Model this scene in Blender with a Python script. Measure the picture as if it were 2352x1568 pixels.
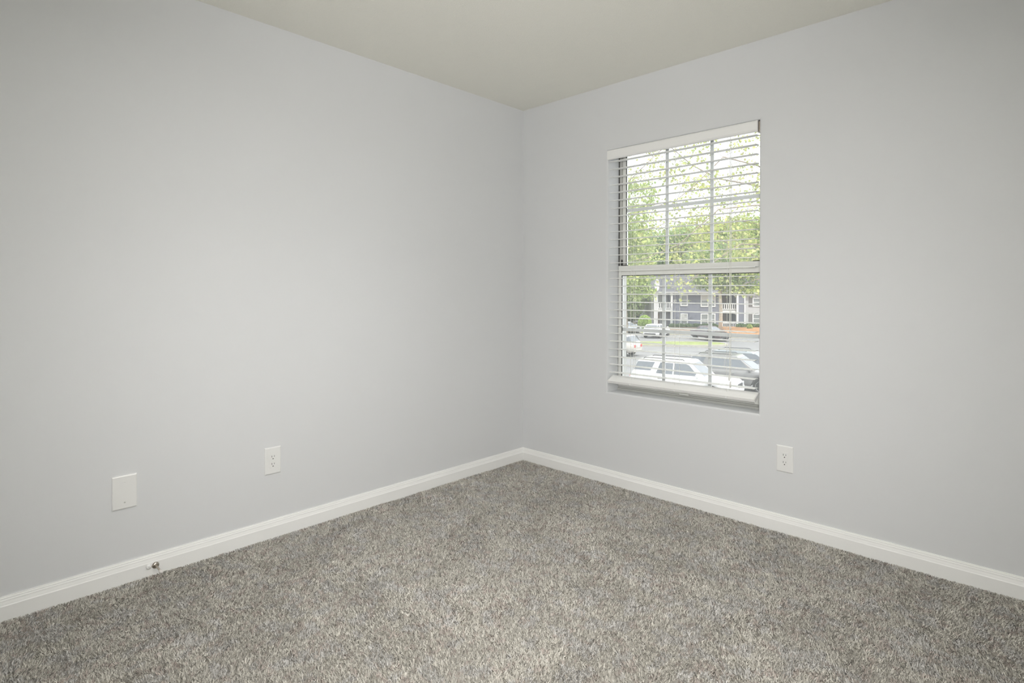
import bpy, math, random
import numpy as np
from mathutils import Vector, Matrix

for o in list(bpy.data.objects):
    bpy.data.objects.remove(o)
scene = bpy.context.scene
COL = scene.collection
R = math.radians
rng = np.random.default_rng(7)
random.seed(7)

# ------------------------------------------------------------------ camera
CAM = Vector((2.7146, -2.9275, 1.1723))
FW = Vector((-0.694015, 0.719936, -0.005981))
RT = Vector((0.719942, 0.694033, 0.001469))
UP = Vector((-0.005209, 0.003287, 0.999981))
cd = bpy.data.cameras.new('camera')
cam = bpy.data.objects.new('camera', cd)
COL.objects.link(cam)
m = Matrix((RT, UP, -FW)).transposed().to_4x4()
m.translation = CAM
cam.matrix_world = m
cd.sensor_fit = 'HORIZONTAL'
cd.sensor_width = 36.0
cd.lens = 1305.5 * 36.0 / 2352.0
cd.shift_y = -(784.0 - 677.9) / 2352.0
cd.clip_start = 0.02
cd.clip_end = 600
scene.camera = cam

# ------------------------------------------------------------------ world, sun, exposure
w = bpy.data.worlds.new('hazy_sky')
scene.world = w
w.use_nodes = True
bg = w.node_tree.nodes['Background']
bg.inputs['Color'].default_value = (0.93, 0.965, 1.0, 1)
bg.inputs['Strength'].default_value = 2.1

YAW = R(43.9497)
RG = Vector((math.cos(YAW), math.sin(YAW), 0))      # to the right of the view, on the ground
FG = Vector((-math.sin(YAW), math.cos(YAW), 0))     # away from the camera, on the ground
sd = bpy.data.lights.new('sun', 'SUN')
sd.energy = 3.6
sd.angle = R(1.0)
sd.color = (1.0, 0.96, 0.88)
sun = bpy.data.objects.new('sun', sd)
COL.objects.link(sun)
trav = (FG * 0.62 - RG * 0.42 + Vector((0, 0, -1.15))).normalized()
sun.rotation_euler = trav.to_track_quat('-Z', 'Y').to_euler()
sun.location = (0, 0, 30)

vs = scene.view_settings
vs.view_transform = 'Standard'
vs.look = 'None'
vs.exposure = 0.0
vs.gamma = 1.0
vs.use_curve_mapping = False
LAMP_TINT = (1.0, 0.985, 0.975)
DOWN, STROBE, BOUNCE = 78.0, 144.0, 248.0      # watts of the added lights: ceiling light, flash head aimed at the corner, flash head aimed at the ceiling
scene.cycles.use_denoising = True
scene.cycles.use_adaptive_sampling = True
scene.cycles.adaptive_threshold = 0.08
scene.cycles.max_bounces = 10
scene.cycles.diffuse_bounces = 6
scene.cycles.glossy_bounces = 3
scene.cycles.transparent_max_bounces = 16

# ------------------------------------------------------------------ materials
MATS = {}
def mat(name, col, rough=0.5, metal=0.0, spec=0.5, noise=None, bump=None, emit=None, coat=0.0):
    if name in MATS:
        return MATS[name]
    mt = bpy.data.materials.new(name)
    mt.use_nodes = True
    nt = mt.node_tree
    b = nt.nodes['Principled BSDF']
    b.inputs['Base Color'].default_value = (*col, 1)
    b.inputs['Roughness'].default_value = rough
    b.inputs['Metallic'].default_value = metal
    b.inputs['Specular IOR Level'].default_value = spec
    if coat:
        b.inputs['Coat Weight'].default_value = coat
        b.inputs['Coat Roughness'].default_value = 0.08
    tc = None
    if noise or bump:
        tc = nt.nodes.new('ShaderNodeTexCoord')
    if noise:
        sc_, amt = noise
        n = nt.nodes.new('ShaderNodeTexNoise')
        n.inputs['Scale'].default_value = sc_
        n.inputs['Detail'].default_value = 4
        nt.links.new(tc.outputs['Object'], n.inputs['Vector'])
        r = nt.nodes.new('ShaderNodeValToRGB')
        r.color_ramp.elements[0].position = 0.3
        r.color_ramp.elements[1].position = 0.7
        r.color_ramp.elements[0].color = (*[max(0, c * (1 - amt)) for c in col], 1)
        r.color_ramp.elements[1].color = (*[min(1, c * (1 + amt)) for c in col], 1)
        nt.links.new(n.outputs['Fac'], r.inputs['Fac'])
        nt.links.new(r.outputs['Color'], b.inputs['Base Color'])
    if bump:
        sc_, st, dist = bump
        n = nt.nodes.new('ShaderNodeTexNoise')
        n.inputs['Scale'].default_value = sc_
        n.inputs['Detail'].default_value = 3
        nt.links.new(tc.outputs['Object'], n.inputs['Vector'])
        bp = nt.nodes.new('ShaderNodeBump')
        bp.inputs['Strength'].default_value = st
        bp.inputs['Distance'].default_value = dist
        nt.links.new(n.outputs['Fac'], bp.inputs['Height'])
        nt.links.new(bp.outputs['Normal'], b.inputs['Normal'])
    if emit:
        b.inputs['Emission Color'].default_value = (*emit[0], 1)
        b.inputs['Emission Strength'].default_value = emit[1]
    MATS[name] = mt
    return mt

def attr_mat(name, rough=0.8, trans=0.0, spec=0.2):
    """colour of each fibre or leaf comes from the mesh's own 'tint' attribute"""
    mt = bpy.data.materials.new(name)
    mt.use_nodes = True
    nt = mt.node_tree
    b = nt.nodes['Principled BSDF']
    a = nt.nodes.new('ShaderNodeAttribute')
    a.attribute_name = 'tint'
    nt.links.new(a.outputs['Color'], b.inputs['Base Color'])
    b.inputs['Roughness'].default_value = rough
    b.inputs['Specular IOR Level'].default_value = spec
    if trans:
        out = nt.nodes['Material Output']
        t = nt.nodes.new('ShaderNodeBsdfTranslucent')
        nt.links.new(a.outputs['Color'], t.inputs['Color'])
        mx = nt.nodes.new('ShaderNodeMixShader')
        mx.inputs['Fac'].default_value = trans
        nt.links.new(b.outputs['BSDF'], mx.inputs[1])
        nt.links.new(t.outputs['BSDF'], mx.inputs[2])
        nt.links.new(mx.outputs['Shader'], out.inputs['Surface'])
    return mt

def siding_mat(name, col, board=0.16):
    mt = mat(name, col, 0.7, noise=(3, 0.05))
    nt = mt.node_tree
    b = nt.nodes['Principled BSDF']
    tc = nt.nodes.new('ShaderNodeTexCoord')
    sx = nt.nodes.new('ShaderNodeSeparateXYZ')
    nt.links.new(tc.outputs['Object'], sx.inputs[0])
    mm = nt.nodes.new('ShaderNodeMath')
    mm.operation = 'DIVIDE'
    mm.inputs[1].default_value = board
    nt.links.new(sx.outputs['Z'], mm.inputs[0])
    fr = nt.nodes.new('ShaderNodeMath')
    fr.operation = 'FRACT'
    nt.links.new(mm.outputs[0], fr.inputs[0])
    bp = nt.nodes.new('ShaderNodeBump')
    bp.inputs['Strength'].default_value = 0.8
    bp.inputs['Distance'].default_value = 0.02
    bp.invert = True
    nt.links.new(fr.outputs[0], bp.inputs['Height'])
    nt.links.new(bp.outputs['Normal'], b.inputs['Normal'])
    return mt

def glass_mat(name, tint=(0.985, 0.99, 0.985), dust_veil=0.09):
    mt = bpy.data.materials.new(name)
    mt.use_nodes = True
    nt = mt.node_tree
    nt.nodes.remove(nt.nodes['Principled BSDF'])
    out = nt.nodes['Material Output']
    t = nt.nodes.new('ShaderNodeBsdfTransparent')
    t.inputs['Color'].default_value = (*tint, 1)
    g = nt.nodes.new('ShaderNodeBsdfGlossy')
    g.inputs['Roughness'].default_value = 0.02
    fr = nt.nodes.new('ShaderNodeFresnel')
    fr.inputs['IOR'].default_value = 1.35
    mx = nt.nodes.new('ShaderNodeMixShader')
    nt.links.new(fr.outputs[0], mx.inputs['Fac'])
    nt.links.new(t.outputs[0], mx.inputs[1])
    nt.links.new(g.outputs[0], mx.inputs[2])
    # dusty film; also puts a milky veil of glare over the view outside
    df = nt.nodes.new('ShaderNodeBsdfDiffuse')
    tl = nt.nodes.new('ShaderNodeBsdfTranslucent')
    for n_ in (df, tl):
        n_.inputs['Color'].default_value = (0.92, 0.94, 0.92, 1)
    md = nt.nodes.new('ShaderNodeMixShader')
    md.inputs['Fac'].default_value = 0.6
    nt.links.new(df.outputs[0], md.inputs[1])
    nt.links.new(tl.outputs[0], md.inputs[2])
    tc = nt.nodes.new('ShaderNodeTexCoord')
    nz_ = nt.nodes.new('ShaderNodeTexNoise')
    nz_.inputs['Scale'].default_value = 5.0
    nt.links.new(tc.outputs['Object'], nz_.inputs['Vector'])
    mr = nt.nodes.new('ShaderNodeMapRange')
    mr.inputs['To Min'].default_value = dust_veil * 0.6
    mr.inputs['To Max'].default_value = dust_veil * 1.4
    nt.links.new(nz_.outputs['Fac'], mr.inputs['Value'])
    m2 = nt.nodes.new('ShaderNodeMixShader')
    nt.links.new(mr.outputs[0], m2.inputs['Fac'])
    nt.links.new(mx.outputs[0], m2.inputs[1])
    nt.links.new(md.outputs[0], m2.inputs[2])
    nt.links.new(m2.outputs[0], out.inputs['Surface'])
    return mt

WALL = mat('wall_paint', (0.755, 0.765, 0.775), 0.55, spec=0.3, bump=(260, 0.06, 0.002))
CEIL = mat('ceiling_popcorn', (0.925, 0.915, 0.845), 0.9, spec=0.1, bump=(150, 0.45, 0.004))
TRIM = mat('trim_white', (0.955, 0.955, 0.94), 0.32, spec=0.5)
PLASTIC = mat('plate_white', (0.87, 0.87, 0.855), 0.35)
SLOT = mat('slot_dark', (0.03, 0.03, 0.03), 0.6)
VINYL = mat('window_vinyl', (0.86, 0.86, 0.82), 0.4)
GASKET = mat('gasket_dark', (0.05, 0.05, 0.045), 0.6)
GRID = mat('muntin_grey', (0.93, 0.94, 0.95), 0.4)
BLIND = mat('blind_white', (0.95, 0.95, 0.935), 0.38)
CORD = mat('cord_white', (0.85, 0.85, 0.80), 0.8)
NICKEL = mat('brushed_nickel', (0.52, 0.47, 0.41), 0.28, metal=1.0)
RUBBER = mat('white_rubber', (0.78, 0.75, 0.72), 0.6)
BACKING = mat('carpet_backing', (0.45, 0.43, 0.39), 1.0, spec=0.0, noise=(120, 0.3))
PANE = glass_mat('window_glass')

# ------------------------------------------------------------------ helpers
def tag(o, label=None, cat=None, group=None, kind=None):
    if label: o['label'] = label
    if cat: o['category'] = cat
    if group: o['group'] = group
    if kind: o['kind'] = kind
    return o

def thing(name, loc, rz=0.0, label=None, cat=None, group=None, kind=None):
    o = bpy.data.objects.new(name, None)
    o.empty_display_size = 0.1
    COL.objects.link(o)
    o.location = loc
    o.rotation_euler = (0, 0, rz)
    return tag(o, label, cat, group, kind)

class MB:
    def __init__(self, off=(0, 0, 0)):
        self.v = []; self.f = []; self.off = off
    def add(self, vs_, fs_):
        n = len(self.v)
        self.v += [(p[0] - self.off[0], p[1] - self.off[1], p[2] - self.off[2]) for p in vs_]
        self.f += [tuple(i + n for i in q) for q in fs_]
        return self
    def box(self, x0, x1, y0, y1, z0, z1):
        return self.add([(x0, y0, z0), (x1, y0, z0), (x1, y1, z0), (x0, y1, z0), (x0, y0, z1), (x1, y0, z1), (x1, y1, z1), (x0, y1, z1)],
                        [(3, 2, 1, 0), (4, 5, 6, 7), (0, 1, 5, 4), (1, 2, 6, 5), (2, 3, 7, 6), (3, 0, 4, 7)])
    def loops(self, rings, cap=True, closed=True):
        n = len(rings[0]); vs_ = [p for r_ in rings for p in r_]; fs_ = []
        for i in range(len(rings) - 1):
            for j in range(n if closed else n - 1):
                k = (j + 1) % n
                fs_.append((i * n + j, i * n + k, (i + 1) * n + k, (i + 1) * n + j))
        if cap:
            fs_.append(tuple(range(n - 1, -1, -1)))
            fs_.append(tuple((len(rings) - 1) * n + j for j in range(n)))
        return self.add(vs_, fs_)
    def tube(self, pts, rad, n=8):
        pts = [Vector(p) for p in pts]
        rads = rad if isinstance(rad, (list, tuple)) else [rad] * len(pts)
        rings = []
        for i, p in enumerate(pts):
            d = (pts[min(i + 1, len(pts) - 1)] - pts[max(i - 1, 0)]).normalized()
            a = d.orthogonal().normalized() if i == 0 else (a - d * a.dot(d)).normalized()
            b = d.cross(a)
            rings.append([tuple(p + (a * math.cos(t) + b * math.sin(t)) * rads[i]) for t in [2 * math.pi * k / n for k in range(n)]])
        return self.loops(rings)
    def lathe(self, prof, axis='z', c=(0, 0, 0), n=24):
        """prof: (radius, height) pairs around the axis through c"""
        rings = []
        for r_, h in prof:
            ring = []
            for k in range(n):
                t = 2 * math.pi * k / n
                a, b = r_ * math.cos(t), r_ * math.sin(t)
                p = {'z': (a, b, h), 'x': (h, a, b), 'y': (b, h, a)}[axis]
                ring.append((c[0] + p[0], c[1] + p[1], c[2] + p[2]))
            rings.append(ring)
        return self.loops(rings)
    def obj(self, name, material, parent=None, bevel=0.0, smooth=False, seg=2):
        me = bpy.data.meshes.new(name)
        me.from_pydata(self.v, [], self.f)
        me.materials.append(material)
        if smooth:
            me.polygons.foreach_set('use_smooth', [True] * len(me.polygons))
        me.update()
        o = bpy.data.objects.new(name, me)
        COL.objects.link(o)
        if parent is not None:
            o.parent = parent
        if bevel:
            b = o.modifiers.new('bevel', 'BEVEL')
            b.width = bevel; b.segments = seg; b.limit_method = 'ANGLE'; b.angle_limit = R(35)
        return o

def copy_tree(o, parent=None):
    c = o.copy()
    COL.objects.link(c)
    c.parent = parent
    for ch in list(o.children):
        copy_tree(ch, c)
    return c

def poly_mesh(name, verts, k, tint, material, parent=None):
    """verts (N*k,3): N separate k-sided faces; tint (N,3) or (N*k,3) colours"""
    nv = len(verts); nf = nv // k
    me = bpy.data.meshes.new(name)
    me.vertices.add(nv)
    me.vertices.foreach_set('co', np.ascontiguousarray(verts, dtype=np.float32).ravel())
    me.loops.add(nv)
    me.loops.foreach_set('vertex_index', np.arange(nv, dtype=np.int32))
    me.polygons.add(nf)
    me.polygons.foreach_set('loop_start', np.arange(0, nv, k, dtype=np.int32))
    me.polygons.foreach_set('loop_total', np.full(nf, k, dtype=np.int32))
    me.update(calc_edges=True)
    if tint is not None:
        if len(tint) == nf:
            tint = np.repeat(tint, k, axis=0)
        at = me.attributes.new('tint', 'FLOAT_COLOR', 'POINT')
        rgba = np.ones((nv, 4), dtype=np.float32)
        rgba[:, :3] = tint
        at.data.foreach_set('color', rgba.ravel())
    me.materials.append(material)
    o = bpy.data.objects.new(name, me)
    COL.objects.link(o)
    if parent is not None:
        o.parent = parent
    return o

def field(x, y, cell, seed):
    """smooth random field in 0..1 over the plane"""
    r_ = np.random.default_rng(seed)
    g = r_.random((160, 160))
    fx = (x / cell) % 159; fy = (y / cell) % 159
    ix = fx.astype(int); iy = fy.astype(int)
    tx = fx - ix; ty = fy - iy
    tx = tx * tx * (3 - 2 * tx); ty = ty * ty * (3 - 2 * ty)
    return (g[ix, iy] * (1 - tx) * (1 - ty) + g[ix + 1, iy] * tx * (1 - ty) + g[ix, iy + 1] * (1 - tx) * ty + g[ix + 1, iy + 1] * tx * ty)

# ------------------------------------------------------------------ room shell
H = 2.44
XR, YB = 3.42, -3.52          # far ends of the room, behind the camera
FZ = -0.012                   # under the carpet pile
WX0, WX1, WZ0, WZ1 = 0.709, 1.622, 0.558, 2.042   # window opening
WT = 0.20

def struct(o):
    o['kind'] = 'structure'
    return o

struct(MB().box(-0.15, XR + 0.15, YB - 0.15, WT, FZ - 0.25, FZ).obj('floor', BACKING))
struct(MB().box(-0.15, XR + 0.15, YB - 0.15, WT, H, H + 0.2).obj('ceiling', CEIL))
struct(MB().box(-0.15, 0, YB - 0.15, WT, FZ, H).obj('wall_left', WALL))
wr = MB()
def rect(x0, x1, z0, z1, y):
    return [(x0, y, z0), (x1, y, z0), (x1, y, z1), (x0, y, z1)]
def grown(e, y):
    return rect(WX0 - e, WX1 + e, WZ0 - e, WZ1 + e, y)
wr.loops([rect(0, XR, FZ, H, WT), rect(0, XR, FZ, H, 0), grown(0.010, 0), grown(0.0045, 0.0012), grown(0.0012, 0.0045), grown(0.0, 0.010), grown(0.0, WT), rect(0, XR, FZ, H, WT)], cap=False)
struct(wr.obj('wall_right', WALL))
struct(MB().box(0, XR, YB - 0.15, YB, FZ, H).obj('wall_back', WALL))
struct(MB().box(XR, XR + 0.15, YB - 0.15, WT, FZ, H).obj('wall_near', WALL))

prof = [(0, FZ), (0.0135, FZ), (0.0135, 0.049), (0.0118, 0.0525), (0.0108, 0.057), (0.0090, 0.0635), (0.0086, 0.0690), (0.0066, 0.0705), (0.0062, 0.0765), (0.0044, 0.0782), (0.0040, 0.0813), (0, 0.0813)]
b = MB(); b.loops([[(t, YB + t, z) for t, z in prof], [(t, -t, z) for t, z in prof]])
struct(b.obj('baseboard_left', TRIM))
b = MB(); b.loops([[(t, -t, z) for t, z in prof], [(XR - t, -t, z) for t, z in prof]])
struct(b.obj('baseboard_right', TRIM))
b = MB(); b.loops([[(t, YB + t, z) for t, z in prof], [(XR - t, YB + t, z) for t, z in prof]])
struct(b.obj('baseboard_back', TRIM))
b = MB(); b.loops([[(XR - t, YB + t, z) for t, z in prof], [(XR - t, -t, z) for t, z in prof]])
struct(b.obj('baseboard_near', TRIM))

# popcorn crumbs standing out of the ceiling
N = 42000
px_ = rng.random(N) * (XR - 0.01) + 0.005
py_ = YB + 0.005 + rng.random(N) * (-YB - 0.01)
rad = 0.0012 + 0.0022 * rng.random(N) ** 2.2
oct_ = np.array([[1, 0, 0], [0, 1, 0], [-1, 0, 0], [0, -1, 0], [0, 0, -1.0]])
tri = [(0, 1, 4), (1, 2, 4), (2, 3, 4), (3, 0, 4)]
ang = rng.random(N) * 6.28
ca, sa = np.cos(ang), np.sin(ang)
sx = 0.7 + 0.7 * rng.random(N)
pts = np.zeros((N, 5, 3))
for k in range(5):
    vx, vy = oct_[k, 0] * rad * sx, oct_[k, 1] * rad
    pts[:, k, 0] = px_ + vx * ca - vy * sa
    pts[:, k, 1] = py_ + vx * sa + vy * ca
    pts[:, k, 2] = H - 0.0002 + oct_[k, 2] * rad * 0.42
vv = np.stack([pts[:, list(t)] for t in tri], axis=1).reshape(-1, 3)
pc = poly_mesh('popcorn_texture', vv, 3, None, CEIL)
tag(pc, 'cream popcorn grains stuck over the whole ceiling', 'ceiling texture', kind='stuff')

# ------------------------------------------------------------------ carpet pile
CARPET = attr_mat('carpet_yarn', rough=0.95, spec=0.05)
step = 0.0042
gx = np.arange(0.009, XR - 0.009, step); gy = np.arange(YB + 0.009, -0.009, step)
X, Y = np.meshgrid(gx, gy)
X = X.ravel() + (rng.random(X.size) - 0.5) * step * 1.2
Y = Y.ravel() + (rng.random(Y.size) - 0.5) * step * 1.2
keep = (X < XR - 0.012) & (Y > YB + 0.012) & (X > 0.008) & (Y < -0.008)
X, Y = X[keep], Y[keep]
N = X.size
nap = np.clip((field(X, Y, 0.15, 3) * 0.6 + field(X, Y, 0.05, 4) * 0.4 - 0.30) / 0.42, 0, 1)           # brushed patches
hue = field(X, Y, 0.045, 5)                                            # mottled yarn lots
hue2 = field(X, Y, 0.022, 6)
lean_a = field(X, Y, 0.35, 8) * 12.6 + (rng.random(N) - 0.5) * 5.0
lean = 0.0045 + 0.0055 * rng.random(N) + 0.002 * (nap - 0.5)
hgt = 0.0085 + 0.0040 * rng.random(N) + 0.003 * (nap - 0.5)
dx, dy = np.cos(lean_a), np.sin(lean_a)
wa = rng.random(N) * 6.28
wd = 0.00090 + 0.00045 * rng.random(N)
wx, wy = np.cos(wa) * wd, np.sin(wa) * wd
P = np.zeros((N, 5, 3), dtype=np.float32)
mx_, my_ = X + dx * lean * 0.35, Y + dy * lean * 0.35
P[:, 0] = np.stack([X - wx, Y - wy, np.full(N, FZ)], 1)
P[:, 1] = np.stack([X + wx, Y + wy, np.full(N, FZ)], 1)
P[:, 2] = np.stack([mx_ + wx * 1.25, my_ + wy * 1.25, FZ + hgt * 0.7], 1)
P[:, 3] = np.stack([X + dx * lean, Y + dy * lean, FZ + hgt + (rng.random(N) - .5) * 0.002], 1)
P[:, 4] = np.stack([mx_ - wx * 1.25, my_ - wy * 1.25, FZ + hgt * 0.7], 1)
P[:, :, 0] = np.clip(P[:, :, 0], 0.0145, XR - 0.0145)
P[:, :, 1] = np.clip(P[:, :, 1], YB + 0.0145, -0.0145)
beige = np.array([0.73, 0.705, 0.645]); grey = np.array([0.70, 0.685, 0.66]); taupe = np.array([0.64, 0.575, 0.53]); dark = np.array([0.46, 0.44, 0.40])
pick = rng.random(N)
col = np.where((hue > 0.62)[:, None], grey, beige)
col = np.where(((hue2 > 0.70) & (pick < 0.65))[:, None], taupe, col)
col = np.where((pick > 0.86)[:, None], dark, col)
col = col * (0.82 + 0.30 * rng.random(N))[:, None] * (0.90 + 0.15 * nap)[:, None]  # brushed patches lightened in the colour, for the sheen of leaning pile
quadtri = np.array([0, 1, 2, 0, 2, 4, 4, 2, 3])
# each tuft: a five-sided bent blade
carpet = poly_mesh('carpet_pile', P.reshape(-1, 3), 5, col, CARPET)
tag(carpet, 'mottled grey beige frieze carpet pile covering the floor', 'carpet', kind='stuff')

# ------------------------------------------------------------------ lights added for the room, all unseen behind or above the frame
def spot(name, loc, target, size, watts, radius, parent):
    ld = bpy.data.lights.new(name, 'SPOT')
    ld.energy = watts
    ld.color = LAMP_TINT
    ld.spot_size = R(size)
    ld.spot_blend = 1.0
    ld.shadow_soft_size = radius
    o = bpy.data.objects.new(name, ld)
    COL.objects.link(o)
    o.parent = parent
    o.location = Vector(loc) - parent.location
    o.rotation_euler = (Vector(target) - Vector(loc)).to_track_quat('-Z', 'Y').to_euler()
    return o

LX, LY = 1.62, -1.72  # unseen ceiling fixture, put in to light the walls and floor
t = thing('added_ceiling_light', (LX, LY, H), 0, 'unseen flush ceiling light with frosted dome, added to light the room', 'ceiling light')
MB().lathe([(0.19, 0), (0.19, -0.028), (0.178, -0.034), (0.05, -0.034)], n=40).obj('base_ring', TRIM, t)
MB().lathe([(0.165, -0.03), (0.163, -0.045), (0.14, -0.07), (0.09, -0.088), (0.03, -0.095), (0.005, -0.0955)], n=40).obj('dome', mat('frosted_lamp', (0.9, 0.9, 0.88), 0.5, emit=(LAMP_TINT, 1.5)), t, smooth=True)
spot('added_downlight', (LX, LY, H - 0.11), (LX, LY, 0), 140, DOWN, 0.1, t)

# unseen stand added behind the viewpoint to light the room: one head aimed into the corner, one bounced off the ceiling
SX, SY = 2.96, -3.16
t = thing('added_light_stand', (SX, SY, FZ), 0, 'unseen tripod stand with two flash heads, added behind the viewpoint to light the room', 'light stand')
BLACK = mat('stand_black', (0.03, 0.03, 0.03), 0.45)
MB().tube([(0, 0, 0.25), (0, 0, 1.62)], 0.011, 10).obj('pole', BLACK, t)
for k in range(3):
    an = R(90 + 120 * k)
    MB().tube([(0, 0, 0.55), (0.24 * math.cos(an), 0.24 * math.sin(an), 0.0215)], 0.008, 8).obj('leg', BLACK, t)
def head(zc, target, size, watts):
    d = (Vector(target) - Vector((SX, SY, zc))).normalized()
    base = Vector((0, 0, zc - FZ))
    h_ = MB().tube([base - d * 0.13, base - d * 0.02], 0.05, 16).obj('flash_head', BLACK, t)
    MB().tube([base - d * 0.02, base + d * 0.03, base + d * 0.06], [0.05, 0.075, 0.09], 20).obj('reflector', NICKEL, h_)
    p = Vector((SX, SY, zc)) + d * 0.10
    spot('flash', p, p + d, size, watts, 0.09, t)
head(1.40, (0, 0, 0.9), 100, STROBE)
head(1.62, (2.62, -2.78, 2.44), 110, BOUNCE)

# ------------------------------------------------------------------ window
win = thing('window_1', (1.165, 0.11, WZ0), 0, 'white framed single hung window behind the blind', None, kind='structure')
WO = (1.165, 0.11, WZ0)
F0, F1 = 0.112, 0.19      # frame depth
fr = MB(WO)
fr.box(WX0, WX0 + 0.016, F0 + 0.012, F1, WZ0, WZ1).box(WX1 - 0.016, WX1, F0 + 0.012, F1, WZ0, WZ1)
fr.box(WX0, WX1, F0 + 0.012, F1, WZ1 - 0.003, WZ1).box(WX0, WX1, F0 - 0.004, F1, WZ0, WZ0 + 0.012)
fr.box(WX0, WX1, F0 + 0.006, F1, WZ0 + 0.012, WZ0 + 0.022)
fr.obj('frame', mat('frame_aluminium', (0.56, 0.56, 0.53), 0.45), win, bevel=0.0015)
g = MB(WO)
g.box(WX0 + 0.016, WX0 + 0.024, 0.150, 0.154, 1.33, WZ1 - 0.02).box(WX0 + 0.001, WX0 + 0.006, F0 + 0.008, F0 + 0.0119, WZ0 + 0.03, WZ1 - 0.03)
g.obj('track', GASKET, win)
# lower sash: nearer plane, upper sash: farther plane
def sash(name, y0, y1, x0, x1, z0, z1, st, rb, rt, munt_z, gy_):
    s = MB(WO)
    s.box(x0, x0 + st, y0, y1, z0, z1).box(x1 - st, x1, y0, y1, z0, z1)
    s.box(x0 + st, x1 - st, y0, y1, z0, z0 + rb).box(x0 + st, x1 - st, y0, y1, z1 - rt, z1)
    so = s.obj(name, VINYL, win, bevel=0.0015)
    gx0, gx1, gz0, gz1 = x0 + st, x1 - st, z0 + rb, z1 - rt
    k = MB(WO)
    e = 0.0035
    k.box(gx0, gx0 + e, y0 - 0.0004, gy_ - 0.003, gz0, gz1).box(gx1 - e, gx1, y0 - 0.0004, gy_ - 0.003, gz0, gz1)
    k.box(gx0 + e, gx1 - e, y0 - 0.0004, gy_ - 0.003, gz1 - e, gz1).box(gx0 + e, gx1 - e, y0 - 0.0004, gy_ - 0.003, gz0, gz0 + e)
    k.obj('glazing_seal', GASKET, so)
    MB(WO).box(gx0, gx1, gy_ - 0.002, gy_ + 0.002, gz0, gz1).obj('pane', PANE, so)
    for mxx in (gx0 + (gx1 - gx0) / 3, gx0 + 2 * (gx1 - gx0) / 3):
        MB(WO).box(mxx - 0.0105, mxx + 0.0105, gy_ + 0.004, gy_ + 0.009, gz0, gz1).obj('muntin', GRID, so, bevel=0.001)
    MB(WO).box(gx0, gx1, gy_ + 0.0045, gy_ + 0.0085, munt_z - 0.0105, munt_z + 0.0105).obj('muntin', GRID, so, bevel=0.001)
    return so
lo = sash('lower_sash', 0.114, 0.138, WX0 + 0.004, WX1 - 0.004, WZ0 + 0.024, 1.336, 0.024, 0.05, 0.060, 0.939, 0.121)
up = sash('upper_sash', 0.142, 0.166, WX0 + 0.017, WX1 - 0.017, 1.282, WZ1 - 0.004, 0.024, 0.05, 0.010, 1.684, 0.149)
MB(WO).box(0.735, 0.772, 0.116, 0.136, 1.3362, 1.3405).obj('tilt_latch', GASKET, lo, bevel=0.001)
MB(WO).box(1.545, 1.585, 0.116, 0.136, 1.3362, 1.3405).obj('tilt_latch', GASKET, lo, bevel=0.001)
MB(WO).box(0.729, 0.733, 0.118, 0.134, 1.336, 1.375).obj('balance_shoe', GASKET, lo, bevel=0.001)
MB(WO).box(1.140, 1.196, 0.094, 0.1145, 0.5825, 0.590).obj('lift_handle', VINYL, lo, bevel=0.002)

# ------------------------------------------------------------------ blind
BO = (1.165, 0.03, 0.60)
bl = thing('window_blind', BO, 0, 'white two inch faux wood blind hanging open in the window', 'window blind')
BX0, BX1 = 0.7195, 1.6005
v = MB(BO)
vp = [(0.0, 1.9825), (-0.0045, 1.987), (-0.0075, 1.994), (-0.0075, 2.030), (-0.0045, 2.036), (0.0, 2.0405), (0.004, 2.0405), (0.004, 1.9825)]
v.loops([[(WX0 + 0.0005, y, z) for y, z in vp], [(1.6135, y, z) for y, z in vp]])
v.obj('valance', BLIND, bl, smooth=False)
MB(BO).box(BX0, 1.603, 0.006, 0.056, 1.998, 2.036).obj('headrail', BLIND, bl, bevel=0.002)
MB(BO).box(1.6035, 1.6205, 0.010, 0.058, 1.985, 2.038).obj('mounting_bracket', NICKEL, bl, bevel=0.002)
sm = MB((1.16, 0.03, 0))
n = 6
ring = []
for i in range(n + 1):
    y = 0.005 + 0.05 * i / n
    ring.append((y, 0.0014 + 0.0016 * (1 - ((i - n / 2) / (n / 2)) ** 2)))
for i in range(n, -1, -1):
    y = 0.005 + 0.05 * i / n
    ring.append((y, -0.0014 + 0.0016 * (1 - ((i - n / 2) / (n / 2)) ** 2)))
sm.loops([[(BX0, y, z) for y, z in ring], [(BX1, y, z) for y, z in ring]])
first = None
for i in range(28):
    z = 1.973 - i * (1.973 - 0.680) / 27
    if first is None:
        s = sm.obj('slat', BLIND, bl)
        first = s
    else:
        s = first.copy()
        COL.objects.link(s)
        s.parent = bl
    s.location = (1.16 - BO[0], 0.03 - BO[1], z - BO[2])
    s.rotation_euler = (R(5.0 - 5.5 * i / 27 + random.uniform(-0.5, 0.5)), 0, 0)
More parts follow.
